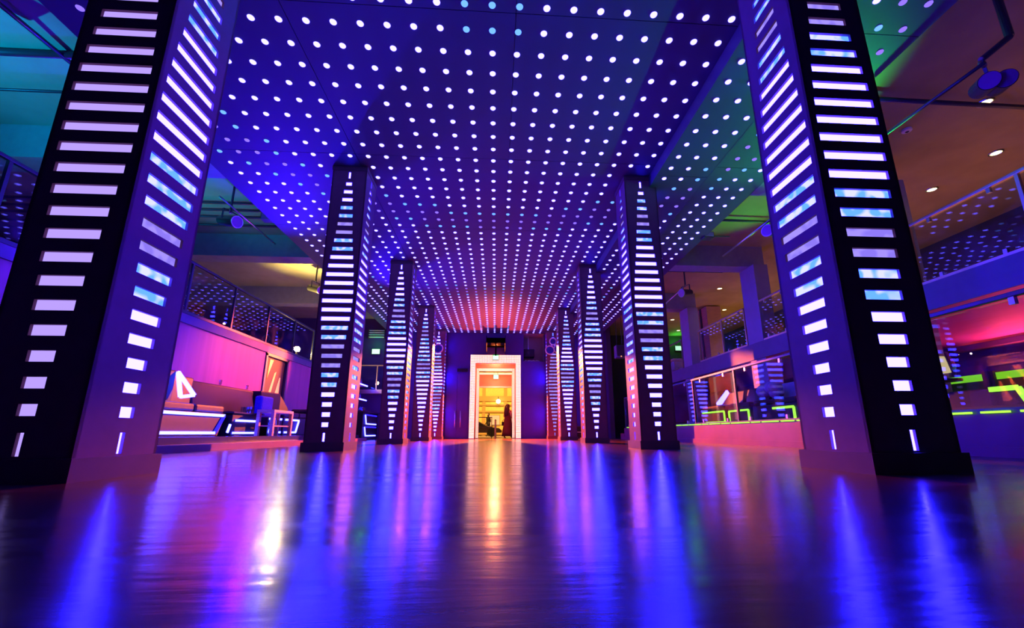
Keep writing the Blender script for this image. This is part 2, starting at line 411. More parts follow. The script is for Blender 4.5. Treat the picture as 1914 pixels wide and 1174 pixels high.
# ------------------------------------------------------------------ slot-lit pillars
HW = 0.29
SLZ = [0.200] + [0.385+0.151*i for i in range(28)] + [4.63]
WP = [(0.38,0.10),(0.69,0.15),(0.84,0.20),(1.13,0.26),(1.43,0.32),(1.74,0.385),(2.05,0.45),(2.37,0.485),(2.6,0.47),(2.9,0.42),(3.2,0.345),(3.5,0.285),(3.8,0.235),(4.1,0.185),(4.3,0.15),(4.46,0.10)]
def sw(z):
    for (a,wa),(b,wb) in zip(WP, WP[1:]):
        if z <= b: return wa+(wb-wa)*max(0,(z-a))/(b-a)
    return WP[-1][1]
SLOTS = []
for i, z in enumerate(SLZ):
    if i in (0, len(SLZ)-1): SLOTS.append((z, 0.036, 0.125))
    else: SLOTS.append((z, sw(z), 0.066))
def face_pieces():
    out = []; z = 0.0
    for zc, wd, h in SLOTS:
        out.append((-HW, HW, z, zc-h/2))
        out.append((-HW, -wd/2, zc-h/2, zc+h/2)); out.append((wd/2, HW, zc-h/2, zc+h/2))
        z = zc+h/2
    out.append((-HW, HW, z, ZC-0.002))
    return out
pb = MB(); T = 0.022
for a, b, z0, z1 in face_pieces():
    pb.box(a, b, -HW, -HW+T, z0, z1); pb.box(a, b, HW-T, HW, z0, z1)
    pb.box(-HW, -HW+T, a, b, z0, z1); pb.box(HW-T, HW, a, b, z0, z1)
body_me = pb.mesh('pillar_body', M['pillar'])
plinth_me = MB().box(-0.315,0.315,-0.315,-0.29,0,0.125).box(-0.315,0.315,0.29,0.315,0,0.125).box(-0.315,-0.29,-0.29,0.29,0,0.125).box(0.29,0.315,-0.29,0.29,0,0.125).mesh('pillar_plinth', M['plinth'])
cap_me = MB().box(-0.30,0.30,-0.30,-0.29,4.72,ZC-0.002).box(-0.30,0.30,0.29,0.30,4.72,ZC-0.002).box(-0.30,-0.29,-0.29,0.29,4.72,ZC-0.002).box(0.29,0.30,-0.29,0.29,4.72,ZC-0.002).mesh('pillar_cap', M['plinth'])
slot_me = {k: MB().box(-0.5,0.5,-0.5,0.5,-0.5,0.5).mesh('slot_'+k, M['slot_'+k]) for k in ('hi','mid','lo','pale')}
PLAB = ['nearest', 'second', 'third', 'fourth', 'farthest']
def slot_level(side, row, face, z):
    if side == 0 and row == 0 and face == 'front': return 'pale'
    if face == 'back': return 'pale'
    if side == 1 and row == 4 and face == 'front': return 'lo' if z < 3.9 else 'mid'
    d0 = (1.45, 3.62) if not (side == 1 and row == 0) else (1.52, 3.55)
    if side == 1 and row == 1: d0 = (1.80, 3.95)
    if side == 0 and row == 2: d0 = (1.50, 3.30)
    if side == 1 and row == 2: d0 = (1.35, 3.30)
    if row == 3: d0 = (2.62, 3.75) if side == 0 else (2.25, 3.90)
    if row == 4: d0 = (1.75, 3.35)
    if face == 'inner': d0 = tuple(q+0.12 for q in d0)
    t = min(abs(z-q) for q in d0)
    return 'lo' if t < 0.16 else ('mid' if t < 0.50 else 'hi')
for side in (0, 1):
    for row in range(5):
        where = 'beside the sofas' if side == 0 else 'beside the glass-fronted platform'
        p = thing('slot_lit_pillar', 'black square pillar with glowing slots, %s of the row %s' % (PLAB[row], where) if row else
                  ('black square pillar with pale lilac front slots, nearest %s' % where if side == 0 else 'black square pillar with white and blue slots, nearest %s' % where),
                  'pillar', (PX[side], PY[row], 0), 'slot-lit pillars along the dance floor')
        inst('body', body_me, p); inst('plinth', plinth_me, p); inst('cap', cap_me, p)
        for fc, nx, ny in (('front',0,-1), ('back',0,1), ('inner', 1 if side == 0 else -1, 0), ('outer', -1 if side == 0 else 1, 0)):
            for z, wd, h in SLOTS:
                k = slot_level(side, row, fc, z)
                dd = HW-0.024
                inst('light_slot', slot_me[k], p, (nx*dd, ny*dd, z), (wd+0.014, 0.012, h+0.014) if ny else (0.012, wd+0.014, h+0.014))

# ------------------------------------------------------------------ entrance portal and passage
struct('wall_passage_left', MB().box(-1.14, -0.95, YF+0.02, 22.0, 0, 3.36), M['salmon'])
struct('wall_passage_right', MB().box(0.92, 1.10, YF+0.02, 22.0, 0, 3.36), M['salmon'])
struct('ceiling_passage', MB().box(-1.14, 1.10, YF+0.02, 22.0, 3.36, 3.46), M['salmon'])
def bulb_band(mb, x0, x1, z0, z1, y, step, r):
    nx = max(1, int(round((x1-x0)/step))); nz = max(1, int(round((z1-z0)/step)))
    for i in range(nx):
        for j in range(nz):
            x = x0+(i+0.5)*(x1-x0)/nx; z = z0+(j+0.5)*(z1-z0)/nz
            mb.add([(x-r,y,z),(x,y,z-r),(x+r,y,z),(x,y,z+r),(x,y-r,z)], [(0,1,4),(1,2,4),(2,3,4),(3,0,4)])
def portal(x0, x1, z1, bw, bt, y, step, r, label):
    t = thing('light_portal', label, 'door frame', ((x0+x1)/2, y, 0)); cx = (x0+x1)/2
    pan = MB().box(x0-cx, x0+bw-cx, 0, 0.06, 0, z1).box(x1-bw-cx, x1-cx, 0, 0.06, 0, z1).box(x0+bw-cx, x1-bw-cx, 0, 0.06, z1-bt, z1)
    pan.build('frame_panel', M['cream'], t)
    b = MB()
    bulb_band(b, x0-cx, x0+bw-cx, 0.03, z1, -0.004, step, r); bulb_band(b, x1-bw-cx, x1-cx, 0.03, z1, -0.004, step, r)
    bulb_band(b, x0+bw-cx, x1-bw-cx, z1-bt, z1, -0.004, step, r)
    o = b.build('light_bulbs', M['warm_bulb'], t); o['kind'] = 'stuff'
    return t
portal(-1.17, 1.13, 3.76, 0.23, 0.38, YF-0.07, 0.062, 0.026, 'entrance frame covered in rows of warm white bulbs')
portal(-0.94, 0.91, 3.34, 0.12, 0.14, 20.5, 0.05, 0.02, 'slimmer bulb-lined frame inside the entrance passage')
portal(-0.94, 0.91, 3.24, 0.11, 0.10, 21.3, 0.05, 0.02, 'innermost bulb-lined frame beside the salmon transom')
t = thing('door_transom', 'salmon panel filling the head of the inner doorway', 'panel', (0,21.45,0))
MB().box(-0.94,0.91,-0.03,0.05,2.56,3.20).build('panel', M['salmon'], t)
MB().box(-0.94,0.91,-0.07,0.06,2.49,2.56).build('lintel', M['white'], t)
MB().box(-0.94,-0.85,-0.06,0.06,0,2.49).build('jamb', M['white'], t); MB().box(0.80,0.91,-0.06,0.06,0,2.49).build('jamb', M['salmon'], t)
def exit_sign(label, loc, sz, face=-1, group=None):
    t = thing('exit_sign', label, 'sign', loc, group)
    wd, hg = sz
    MB().box(-wd/2-0.02, wd/2+0.02, 0.0, 0.07, -hg/2-0.02, hg/2+0.02).build('housing', M['darkmetal'], t)
    MB().box(-wd/2, wd/2, -0.012, 0.0, -hg/2, hg/2).build('lit_face', M['exit'], t)
    return t
s1 = exit_sign('green-white exit sign on top of the entrance bulb frame', (-0.02, YF-0.16, 3.62), (0.26,0.19))
MB().box(-0.13,0.13,-0.016,0.0,0.10,0.125).build('green_edge', M['exit_green'], s1)
s2 = exit_sign('green-white exit sign hanging inside the passage under the second frame', (-0.0, 21.0, 2.99), (0.25,0.20))
for x in (-0.09,0.09): MB().tube((x,0.03,0.11),(x,0.03,0.37),0.008).build('hanger', M['darkmetal'], s2)
point('exit_sign_glow', (0.0, 20.7, 3.2), (0.1, 1.0, 0.1), 6, 0.05)
t = thing('floodlight', 'dark box floodlight mounted on the wall above the entrance', 'spotlight', (-0.02, YF-0.02, 4.32))
MB().box(-0.24,0.24,-0.40,0.0,-0.17,0.17).build('housing', M['black'], t, bevel=0.02)
MB().box(-0.03,0.03,0.0,0.018,-0.08,0.08).build('bracket', M['darkmetal'], t)
MB().prism([(-0.40,0.17),(-0.40,0.155),(-0.74,-0.146),(-0.74,-0.131)], 'x', -0.42, 0.42).build('added_light_flap', M['flap'], t)  # added flap, shaped to cut the flood's light off above a sloping line
MB().box(-0.032,0.032,-0.76,-0.72,-0.72,-0.135).build('added_light_flap', M['flap'], t)  # added divider, keeps the flood's glare off the floor centre
MB().box(-0.42,0.42,-0.435,0.0,-0.20,-0.18).build('added_back_lip', M['flap'], t)  # added plate, keeps the flood off the wall below it
for x in (-0.42, 0.42): MB().box(x-0.01,x+0.01,-0.83,0.0,-0.50,0.18).build('added_side_flap', M['flap'], t)  # added flaps, limit how far the flood spreads sideways
t = tag(MB().box(-0.24,0.24,-0.12,0.0,-0.07,0.07).build('ventilation_box', M['black'], loc=(-1.52, YF, 3.04), bevel=0.01), 'black ventilation box high on the navy wall left of the entrance', 'vent')
# double door left of entrance, ajar panels drawn as a door structure
d = struct('door_1', MB().box(-2.22,-1.74,YF-0.035,YF-0.005,0.02,2.9).box(-1.73,-1.26,YF-0.035,YF-0.005,0.02,2.9), M['wallfar'], 'navy double door beside the entrance')
for x in (-1.80, -1.56):
    MB().tube((x,YF-0.09,0.50),(x,YF-0.09,1.22),0.016).tube((x,YF-0.09,0.56),(x,YF-0.03,0.56),0.012).tube((x,YF-0.09,1.16),(x,YF-0.03,1.16),0.012).build('door_handle', M['metal'], d, smooth=True)
t = thing('projector', 'dark projector box hung in the grey wall recess', 'projector', (1.52, YF+0.45, 3.95))
MB().box(-0.24,0.28,-0.25,0.25,-0.22,0.14).build('body', M['black'], t, bevel=0.02)
MB().tube((0,-0.26,-0.03),(0,-0.24,-0.03),0.07,n=16).build('lens', M['blackgloss'], t)
MB().tube((0,0,0.14),(0,0,0.82),0.025).build('ceiling_mount', M['metal'], t)
cb = MB()
pts = [(1.32+0.07*i, YF+0.22+0.03*math.sin(i*2.1), 3.52+0.035*abs(math.sin(i*1.3))) for i in range(11)]
for a, b in zip(pts, pts[1:]): cb.tube(a, b, 0.022, n=8)
tag(cb.build('cable_bundle', M['white'], smooth=True), 'white cable bundle lying on the floor of the wall recess', 'cable')

# ------------------------------------------------------------------ street outside the entrance
struct('pavement', MB().box(-14, 14, 23.0, 43.0, -0.2, -0.005), M['paving'], 'paved street outside the entrance')
fb = thing('building', 'yellow lit facade across the street seen through the entrance', 'building', (0, 42, 0))
MB().box(-9,9,0.0,2.0,0,9).build('wall', M['facade'], fb)
for x in (-3.3, -1.15, 0.95, 3.1): MB().box(x-0.16,x+0.16,-0.14,0.0,0,9).build('pilaster', M['facade2'], fb)
for z, h in ((0.35,0.5),(2.30,0.16),(2.95,0.16),(3.55,0.5)): MB().box(-9,9,-0.2,0.0,z-h/2,z+h/2).build('cornice', M['facade2'], fb)
for x in (-2.2, -0.1, 2.0):
    wn = MB().box(x-0.55,x+0.55,-0.06,0.0,0.9,2.0).build('window', M['facade2'], fb)
    MB().box(x-0.48,x+0.48,-0.075,-0.06,0.97,1.93).build('pane', M['warm_dim'], wn)
t = thing('street_lamp', 'glowing street lamp hung on the yellow facade', 'lamp', (0.25, 41.3, 3.25))
MB().ball((0,0,0),0.22).build('globe', M['downlight'], t, smooth=True)
MB().tube((0,0.08,0.2),(0,0.56,0.5),0.03).build('arm', M['darkmetal'], t)
c = thing('car', 'dark car parked outside behind the handrail', 'car', (-1.5, 31, 0))
prof = [(-1.9,0.28),(-1.9,0.62),(-1.35,0.72),(-0.75,1.05),(0.35,1.05),(1.0,0.72),(1.75,0.60),(1.95,0.42),(1.95,0.28)]
MB().prism(prof, 'y', -0.8, 0.8).build('car_body', M['carpaint'], c, bevel=0.04)
MB().prism([(-0.66,0.74),(-0.58,0.98),(0.28,0.98),(0.72,0.74)], 'y', -0.815, -0.79).build('side_window', M['blackgloss'], c)
for x in (-1.25, 1.25):
    for y in (-0.72, 0.72): MB().tube((x,y-0.1,0.3),(x,y+0.1,0.3),0.3,n=18).build('wheel', M['black'], c)
MB().box(-1.93,-1.88,-0.7,-0.35,0.5,0.6).build('tail_light', M['warm_dim'], c)
t = thing('handrail', 'dark metal handrail outside the inner doorway', 'railing', (-0.6, 22.6, 0))
MB().tube((-0.6,0,1.06),(0.43,0,1.06),0.022).build('top_rail', M['darkmetal'], t)
MB().tube((-0.6,0,0.56),(0.43,0,0.56),0.014).build('mid_rail', M['darkmetal'], t)
for x in (-0.5,0.40): MB().tube((x,0,0),(x,0,1.06),0.018).build('post', M['darkmetal'], t)
t = thing('barrier_rail', 'thin street barrier far outside between the two people', 'railing', (0.9, 33, 0))
MB().tube((-1.2,0,0.85),(1.2,0,0.85),0.03).build('top_rail', M['darkmetal'], t)
for x in (-1.1,0,1.1): MB().tube((x,0,0),(x,0,0.85),0.025).build('post', M['darkmetal'], t)
t = thing('bollard', 'white post standing outside the middle of the doorway', 'bollard', (0.0, 22.4, 0))
MB().tube((0,0,0),(0,0,0.9),0.055,0.045).build('post', M['cream'], t); MB().ball((0,0,0.9),0.05).build('cap', M['darkmetal'], t)

# ------------------------------------------------------------------ people
def person(label, loc, rot, H, bodymat, pose, dress=None):
    root = thing('person', label, 'person', loc); root.rotation_euler = (0,0,rot)
    me = bpy.data.meshes.new('body'); V = []; E_ = []; Rr = []
    def chain(pts, par=None):
        last = par
        for p, r in pts:
            V.append(Vector(p)*H); Rr.append(r*H)
            if last is not None: E_.append((last, len(V)-1))
            last = len(V)-1
        return last
    pel = chain([((0,0,0.53),0.085)])
    chest = chain([((0,0.005,0.60),0.072),((0,0.0,0.70),0.085),((0,0,0.79),0.082)], pel)
    neck = chain([((0,0.0,0.845),0.034),((0,-0.01,0.875),0.034)], chest)
    chain([((0,-0.012,0.915),0.058),((0,-0.008,0.955),0.058),((0,0,0.985),0.035)], neck)
    for s in (-1,1):
        hip = chain([((s*0.052,0,0.50),0.066),((s*0.055,pose['knee'][0 if s<0 else 1],0.285),0.043),((s*0.055,pose['foot'][0 if s<0 else 1],0.05),0.026),((s*0.06,pose['foot'][0 if s<0 else 1]-0.075,0.018),0.018)], pel)
        e, wst = pose['arm'][0 if s<0 else 1]
        a = chain([((s*0.105,0,0.80),0.038),(e,0.027),(wst,0.018)], chest)
        wv = Vector(wst); dr = (wv-Vector(e)).normalized(); side = dr.cross(Vector((0,1,0.3))).normalized()
        palm = chain([(wv+dr*0.022,0.017)], a)
        for k, ln in enumerate((0.038,0.044,0.041,0.032)):
            o = side*(k-1.5)*0.0085
            chain([(wv+dr*0.045+o,0.006),(wv+dr*(0.045+ln*0.5)+o+Vector((0,-0.006,-0.004)),0.0055),(wv+dr*(0.042+ln)+o+Vector((0,-0.014,-0.010)),0.0045)], palm)
        chain([(wv+dr*0.03+side*0.022,0.006),(wv+dr*0.052+side*0.03,0.005)], palm)
    me.from_pydata(V, E_, [])
    o = bpy.data.objects.new('body', me); COL.objects.link(o); o.parent = root
    sk = o.modifiers.new('skin', 'SKIN')
    for i, r in enumerate(Rr): me.skin_vertices[0].data[i].radius = (r, r)
    me.skin_vertices[0].data[0].use_root = True
    sk.use_smooth_shade = True
    sb = o.modifiers.new('sub', 'SUBSURF'); sb.levels = 1; sb.render_levels = 2
    me.materials.append(bodymat)
    return root
man = person('man in dark clothes standing outside the entrance near the car', (-0.55, 33.2, 0), -0.9, 1.76, M['suit'],
    dict(knee=(0.0,-0.01), foot=(0.0,0.01), arm=(((-0.135,0.02,0.63),(-0.10,-0.08,0.52)),((0.135,0.02,0.63),(0.10,-0.08,0.52)))))
MB().ball((0,-0.02,1.64),0.098,12,8,(0.92,1.05,1.15)).build('head', M['skin'], man, smooth=True)
MB().ball((0,0.0,1.675),0.10,12,8,(0.95,1.05,0.95)).build('hair', M['hair'], man, smooth=True)
wom = person('woman with long dark hair walking out through the entrance passage', (0.60, 20.92, 0), 2.4, 1.62, M['skin'],
    dict(knee=(-0.05,0.03), foot=(-0.09,0.10), arm=(((-0.14,0.0,0.63),(-0.02,-0.16,0.60)),((0.14,0.01,0.64),(0.10,-0.14,0.615)))))
MB().lathe([(0.30,0.10),(0.27,0.30),(0.22,0.6),(0.185,0.86),(0.145,1.02),(0.165,1.15),(0.172,1.27),(0.13,1.345),(0.06,1.365)], 18).build('dress', M['dress'], wom, smooth=True)
hr = MB().ball((0,0.015,1.53),0.115,14,8,(0.95,1.05,1.05))
hr.lathe([(0.06,1.02),(0.135,1.10),(0.15,1.25),(0.125,1.42),(0.105,1.54)], 14, (0,0.065,0))
hr.build('hair', M['hair'], wom, smooth=True)
fc = MB().ball((0,-0.03,1.505),0.088,12,8,(0.85,1.0,1.2)).prism([(-0.115,1.50),(-0.145,1.485),(-0.115,1.475)], 'x', -0.012, 0.012)
fc.build('face', M['skin'], wom, smooth=True)
for s_ in (-1,1): MB().ball((s_*0.03,-0.112,1.515),0.012,8,6).build('eye', M['black'], wom)
MB().box(-0.025,0.025,-0.117,-0.105,1.445,1.455).build('mouth', M['dress'], wom)
t = thing('handbag', 'small dark handbag held by the walking woman', 'bag', (0.42, 20.90, 0.62))
MB().box(-0.12,0.12,-0.05,0.05,-0.02,0.17).build('body', M['black'], t, bevel=0.02)
MB().torus((0,0,0.18),0.085,0.010,(0,1,0)).build('strap', M['black'], t)

# ------------------------------------------------------------------ sofa side: platform, sofas, tables
struct('floor_platform_left', MB().box(-6.3, -4.50, 4.6, 15.5, 0, 0.10), M['red'], 'low step along the sofa side')
struct('floor_platform_left', MB().box(-6.3, -4.78, 4.6, 15.5, 0.10, 0.21), M['blackgloss'], 'dark raised platform under the sofas')
PZ = 0.21
def led_frame(parent, x, pts, wdt=0.035, mat='strip_white', mats=None):
    for i, (a, b) in enumerate(zip(pts, pts[1:])):
        m = mats[i] if mats else mat
        if m is None: continue
        MB().bar((x, a[0], a[1]), (x, b[0], b[1]), 0.03, wdt, up=(0,0,1) if abs(a[0]-b[0]) > abs(a[1]-b[1]) else (0,1,0)).build('led_strip', M[m], parent)
def fin(parent, y, x0, z0, x1, z1, mat, th=0.05):
    # slender lit triangle closing the end of a seat
    A = (x0, z0+0.42); B = (x1, z0); C = (x1-0.22, z0)
    for a, b in ((A,B),(B,C),(C,A)):
        MB().bar((a[0], y, a[1]), (b[0], y, b[1]), 0.05, 0.05, up=(0,1,0)).build('led_strip', M[mat], parent)
# sofa with the lit parallelogram front
t = thing('lounge_sofa', 'dark sofa with white-lit slanted front outline and lit end fin', 'sofa', (0,0,0))
MB().prism([(7.02,0.215),(8.62,0.215),(8.80,0.64),(7.02,0.64)], 'x', -6.25, -5.30).build('base', M['leather'], t, bevel=0.02)
led_frame(t, -5.285, [(8.72,0.60),(7.09,0.60),(7.09,0.275),(8.50,0.275),(8.72,0.60)], 0.05, mats=['strip_white','strip_white','strip_white','strip_blue'])
MB().box(-6.2,-5.30,7.05,7.88,0.64,0.78).build('seat_cushion', M['leather'], t, bevel=0.04)
MB().box(-6.2,-5.30,7.90,8.72,0.64,0.78).build('seat_cushion', M['leather'], t, bevel=0.04)
MB().box(-6.28,-5.98,7.00,8.25,0.62,1.42).build('back_panel', M['black'], t, bevel=0.03)
MB().box(-6.28,-6.04,8.25,8.83,0.62,1.35).build('back_panel', M['leather'], t, bevel=0.03)
for a, b in (((-5.98,1.40),(-5.62,0.96)), ((-5.62,0.96),(-5.86,0.93)), ((-5.86,0.93),(-5.98,1.40))):
    MB().bar((a[0],8.28,a[1]),(b[0],8.28,b[1]),0.055,0.055,up=(0,1,0)).build('led_strip', M['strip_white'], t)
# long wall bench
t = thing('banquette', 'long dark padded bench against the magenta-lit wall', 'bench', (0,0,0))
MB().box(-6.28,-5.6,8.85,10.34,0.21,0.55).build('base', M['leather'], t, bevel=0.02)
for k in range(2): MB().box(-6.2,-5.82,8.87+0.74*k,9.60+0.74*k,0.55,0.68).build('seat_cushion', M['leather'], t, bevel=0.04)
MB().prism([(-6.29,0.5),(-6.0,0.66),(-6.1,1.30),(-6.29,1.34)], 'y', 8.85, 11.08).build('backrest', M['leather'], t, bevel=0.03)
# low table with lit edges
t = thing('low_table', 'low black table with two white-lit front edges', 'table', (0,0,0))
MB().box(-5.56,-5.25,8.92,9.95,0.21,0.66).build('body', M['black'], t, bevel=0.01)
MB().box(-5.59,-5.2,8.87,10.0,0.66,0.69).build('table_top', M['blackgloss'], t)
led_frame(t, -5.235, [(9.03,0.52),(9.72,0.52)], 0.045); led_frame(t, -5.235, [(8.98,0.275),(9.80,0.275)], 0.04)
led_frame(t, -5.235, [(8.80,0.28),(8.86,0.44)], 0.04)
def tumbler_mb(h=0.12, r=0.035):
    return MB().lathe([(r*0.85,0),(r,h),(r*0.9,h),(r*0.75,0.012)], 10)
tm = tumbler_mb().mesh('tumbler', M['tumbler'])
def tumbler(label, loc, group=None, sc=1.0):
    o = inst('tumbler', tm, None, loc, (sc,sc,sc)); return tag(o, label, 'glass', group)
ORD = ['first','second','third','fourth','fifth','sixth','seventh','eighth','ninth']
for k in range(6):
    tumbler('%s clear tumbler from the near side of the cluster on the low black table' % ORD[k], (-5.32-0.13*(k%2), 9.55+0.09*(k//2)+0.03*(k%2), 0.692), 'tumblers on the low black table', 1.1)
tumbler('lone tumbler on the bench back under the blue part of the wall', (-6.2, 9.9, 1.335), sc=0.9)
tumbler('lone tumbler on the bench back under the pink part of the wall', (-6.2, 10.95, 1.335), sc=0.9)
# side table in pale wood
t = thing('side_table', 'pale wooden side table lit orange between the two sofas', 'table', (-5.0, 10.0, PZ))
MB().box(-0.185,0.185,-0.35,0.55,0.50,0.56).build('table_top', M['wood'], t, bevel=0.006)
for x in (-0.15,0.15):
    for y in (-0.31,0.51): MB().box(x-0.035,x+0.035,y-0.035,y+0.035,0,0.50).build('leg', M['wood'], t)
MB().box(-0.15,0.15,-0.27,0.47,0.20,0.225).build('shelf', M['wood'], t)
for k in range(3):
    tumbler('%s tumbler from the near side on the shelf of the pale side table' % ORD[k], (-4.95-0.10*(k%2), 9.84+0.14*k, PZ+0.2255), 'tumblers in the side table')
# footstool with the blue cushion on it
t = thing('footstool', 'black footstool with white-lit open outline behind the pale side table', 'footstool', (0,0,0))
MB().box(-5.9,-5.31,10.40,11.08,0.215,0.64).build('base', M['leather'], t, bevel=0.02)
led_frame(t, -5.285, [(10.98,0.60),(10.42,0.60)], 0.045); led_frame(t, -5.285, [(10.62,0.60),(10.45,0.29),(10.98,0.29)], 0.045)
t = thing('throw_cushion', 'square blue cushion standing behind the pale side table', 'cushion', (-5.62, 10.74, 0.64))
MB().box(-0.10,0.08,-0.27,0.27,0,0.50).build('cushion_body', M['bluefab'], t, bevel=0.04)
MB().box(-0.015,-0.005,-0.275,0.275,-0.0,0.505).build('piping', M['bluefab'], t)
# second sofa
t = thing('lounge_sofa', 'black high-ended sofa with white-lit square outlines beside the side table', 'sofa', (0,0,0))
MB().box(-6.25,-5.30,11.12,12.75,0.215,0.66).build('base', M['leather'], t, bevel=0.02)
MB().box(-6.2,-5.32,11.15,12.0,0.66,0.80).build('seat_cushion', M['leather'], t, bevel=0.04)
MB().box(-6.2,-5.32,12.02,12.7,0.66,0.80).build('seat_cushion', M['leather'], t, bevel=0.04)
MB().prism([(11.15,0.8),(11.15,1.32),(12.1,1.34),(12.65,0.98),(12.75,0.8)], 'x', -6.26, -5.95).build('backrest', M['black'], t, bevel=0.03)
led_frame(t, -5.285, [(11.93,0.60),(11.20,0.60)], 0.045); led_frame(t, -5.285, [(11.20,0.29),(11.80,0.29),(11.93,0.60)], 0.045)
# upholstered block past it
t = thing('ottoman', 'plum upholstered block at the far end of the sofas', 'ottoman', (-5.55, 13.25, PZ))
MB().box(-0.4,0.4,-0.4,0.4,0.06,0.62).build('body', M['leather'], t, bevel=0.04)
MB().box(-0.40,0.40,-0.40,0.40,0.62,0.74).build('cushion', M['leather'], t, bevel=0.04)
for x in (-0.3,0.3):
    for y in (-0.3,0.3): MB().box(x-0.03,x+0.03,y-0.03,y+0.03,0,0.06).build('foot', M['darkmetal'], t)
# side door with yellow slanted panes
d = struct('door_2', MB().box(-6.42,-6.34,11.82,13.03,0.21,2.37), M['black'], 'black side door with slanted yellow panes')
dk = MB().box(-6.34,-6.27,11.78,11.86,0.21,2.42).box(-6.34,-6.27,12.99,13.07,0.21,2.42).box(-6.34,-6.27,11.78,13.07,2.36,2.44)
dk.build('door_frame', M['darkmetal'], d)
M['amberpane'] = pmat('amber_pane', (0.75,0.60,0.12), 0.4, 0.4)
for poly in ([(12.1,2.3),(12.30,2.3),(12.05,1.75)], [(12.42,1.95),(12.52,2.0),(12.25,1.05),(12.1,1.05)], [(12.72,1.85),(12.78,1.85),(12.78,1.2),(12.5,1.2)]):
    MB().prism(poly, 'x', -6.345, -6.332).build('pane', M['amberpane'], d)
# far bar counter with two lit trapezoids, and lit shelves above
t = thing('bar_counter', 'black counter with two stacked lit trapezoids behind the pillars', 'bar counter', (0,0,0))
MB().box(-5.9,-5.02,16.6,18.7,0,1.06).build('body', M['black'], t, bevel=0.01)
MB().box(-5.95,-4.96,16.55,18.75,1.06,1.11).build('counter_top', M['blackgloss'], t)
for z0, z1 in ((0.17,0.50),(0.62,0.96)):
    led_frame(t, -5.0, [(18.4,z1),(16.85,z1)], 0.045, 'strip_blue'); led_frame(t, -5.0, [(16.85,z1),(17.02,z0),(18.4,z0)], 0.045)
t = thing('back_bar_shelf', 'lit two-tier glass shelf over the far counter', 'shelf', (0,0,0))
for z in (1.64, 2.25):
    s_ = MB().box(-6.0,-5.55,17.2,18.6,z-0.025,z).build('shelf', M['white'], t)
    MB().box(-5.55,-5.52,17.2,18.6,z-0.035,z+0.015).build('led_strip', M['strip_white'], s_)
for y in (17.25,18.55): MB().box(-6.28,-5.9,y-0.02,y+0.02,1.3,2.7).build('bracket', M['darkmetal'], t)
bm_ = MB().lathe([(0.036,0),(0.038,0.02),(0.038,0.19),(0.014,0.25),(0.013,0.31),(0.016,0.315)], 10).mesh('bottle', pmat('bottle_glass', (0.25,0.12,0.30), 0.1, 0.6))
for z, nm in ((1.641,'lower'),(2.251,'upper')):
    for k in range(7):
        tag(inst('bottle', bm_, None, (-5.78, 17.35+0.19*k, z)), '%s dark bottle from the near end of the %s lit tier' % (ORD[k], nm), 'bottle', 'bottles on the %s lit tier' % nm)
for k in range(4):
    tumbler('%s tumbler from the near end of the far black counter' % ORD[k], (-5.25, 16.9+0.2*k, 1.112), 'tumblers on the far counter', 1.3)

# ------------------------------------------------------------------ railings
def railing(label, x, ys, z0, z1, railmat, postmat, clamps=True, xdir=0, group=None, base=True):
    t = thing('glass_railing', label, 'railing', (x, ys[0], z0)); L = ys[-1]-ys[0]; H = z1-z0
    MB().box(-0.03,0.03,0,L,H-0.025,H+0.025).build('handrail', railmat, t, bevel=0.008)
    if base: MB().box(-0.03,0.03,0,L,-0.03,0.03).build('base_rail', railmat, t)
    for y in ys:
        MB().box(-0.022,0.022,y-ys[0]-0.022,y-ys[0]+0.022,0.0,H-0.025).build('post', postmat, t)
    for a, b in zip(ys, ys[1:]):
        MB().box(-0.008,0.008,a-ys[0]+0.045,b-ys[0]-0.045,0.055,H-0.05).build('glass_panel', M['glass'], t)
        if clamps:
            for q in (0.22, 0.78):
                yy = a-ys[0]+(b-a)*q
                MB().box(-0.02,0.02,yy-0.025,yy+0.025,H-0.10,H-0.025).build('clamp', M['metal'], t)
                MB().box(-0.02,0.02,yy-0.025,yy+0.025,0.03,0.10).build('clamp', M['metal'], t)
    return t
struct('floor_gallery_left', MB().box(-12.3,-6.26,-4.0,YF,2.44,2.62), M['fascia'], 'gallery floor edge on the sofa side')
railing('glass gallery railing above the magenta-lit sofa wall', -6.3, [1.6,3.4,5.2,6.9,8.6,10.1,11.65,13.2,14.6], 2.66, 3.72, M['darkmetal'], M['darkmetal'], clamps=False)
struct('floor_gallery_right', MB().box(7.1,12.3,-4.0,22.0,2.20,2.62), M['soffit'], 'gallery slab on the bar side')
struct('trim_1', MB().box(7.06,7.10,-4.0,22.0,2.18,2.62), M['fascia'], 'gallery fascia on the bar side')
railing('glass gallery railing nearest on the bar side', 7.14, [1.6,3.2,4.72,6.28], 2.65, 3.73, M['bronze'], M['bronze'])
railing('short glass gallery railing between two square columns on the bar side', 7.14, [7.3,9.4,10.6], 2.65, 3.73, M['bronze'], M['bronze'])
railing('glass gallery railing in the bay of the amber pier', 7.14, [11.3,12.55,14.1], 2.65, 3.73, M['bronze'], M['bronze'])
railing('farthest glass gallery railing in front of the cream counter', 7.14, [15.5,17.6,19.6,21.5], 2.65, 3.73, M['bronze'], M['bronze'])
for y in (2.65, 6.72, 10.75, 14.9):
    struct('column', MB().box(7.1,7.5,y-0.22,y+0.45,0.44,4.80), M['column'], 'square gallery column on the bar side')
t = thing('glass_railing', 'small glass railing on the far ledge above the lit trapezoid counter', 'railing', (0, 18.9, 2.12))
for x in (-6.2,-5.25,-4.88): MB().box(x-0.02,x+0.02,-0.02,0.02,0,1.05).build('post', M['bronze'], t)
MB().box(-6.2,-4.86,-0.025,0.025,1.05,1.10).build('handrail', M['bronze'], t)
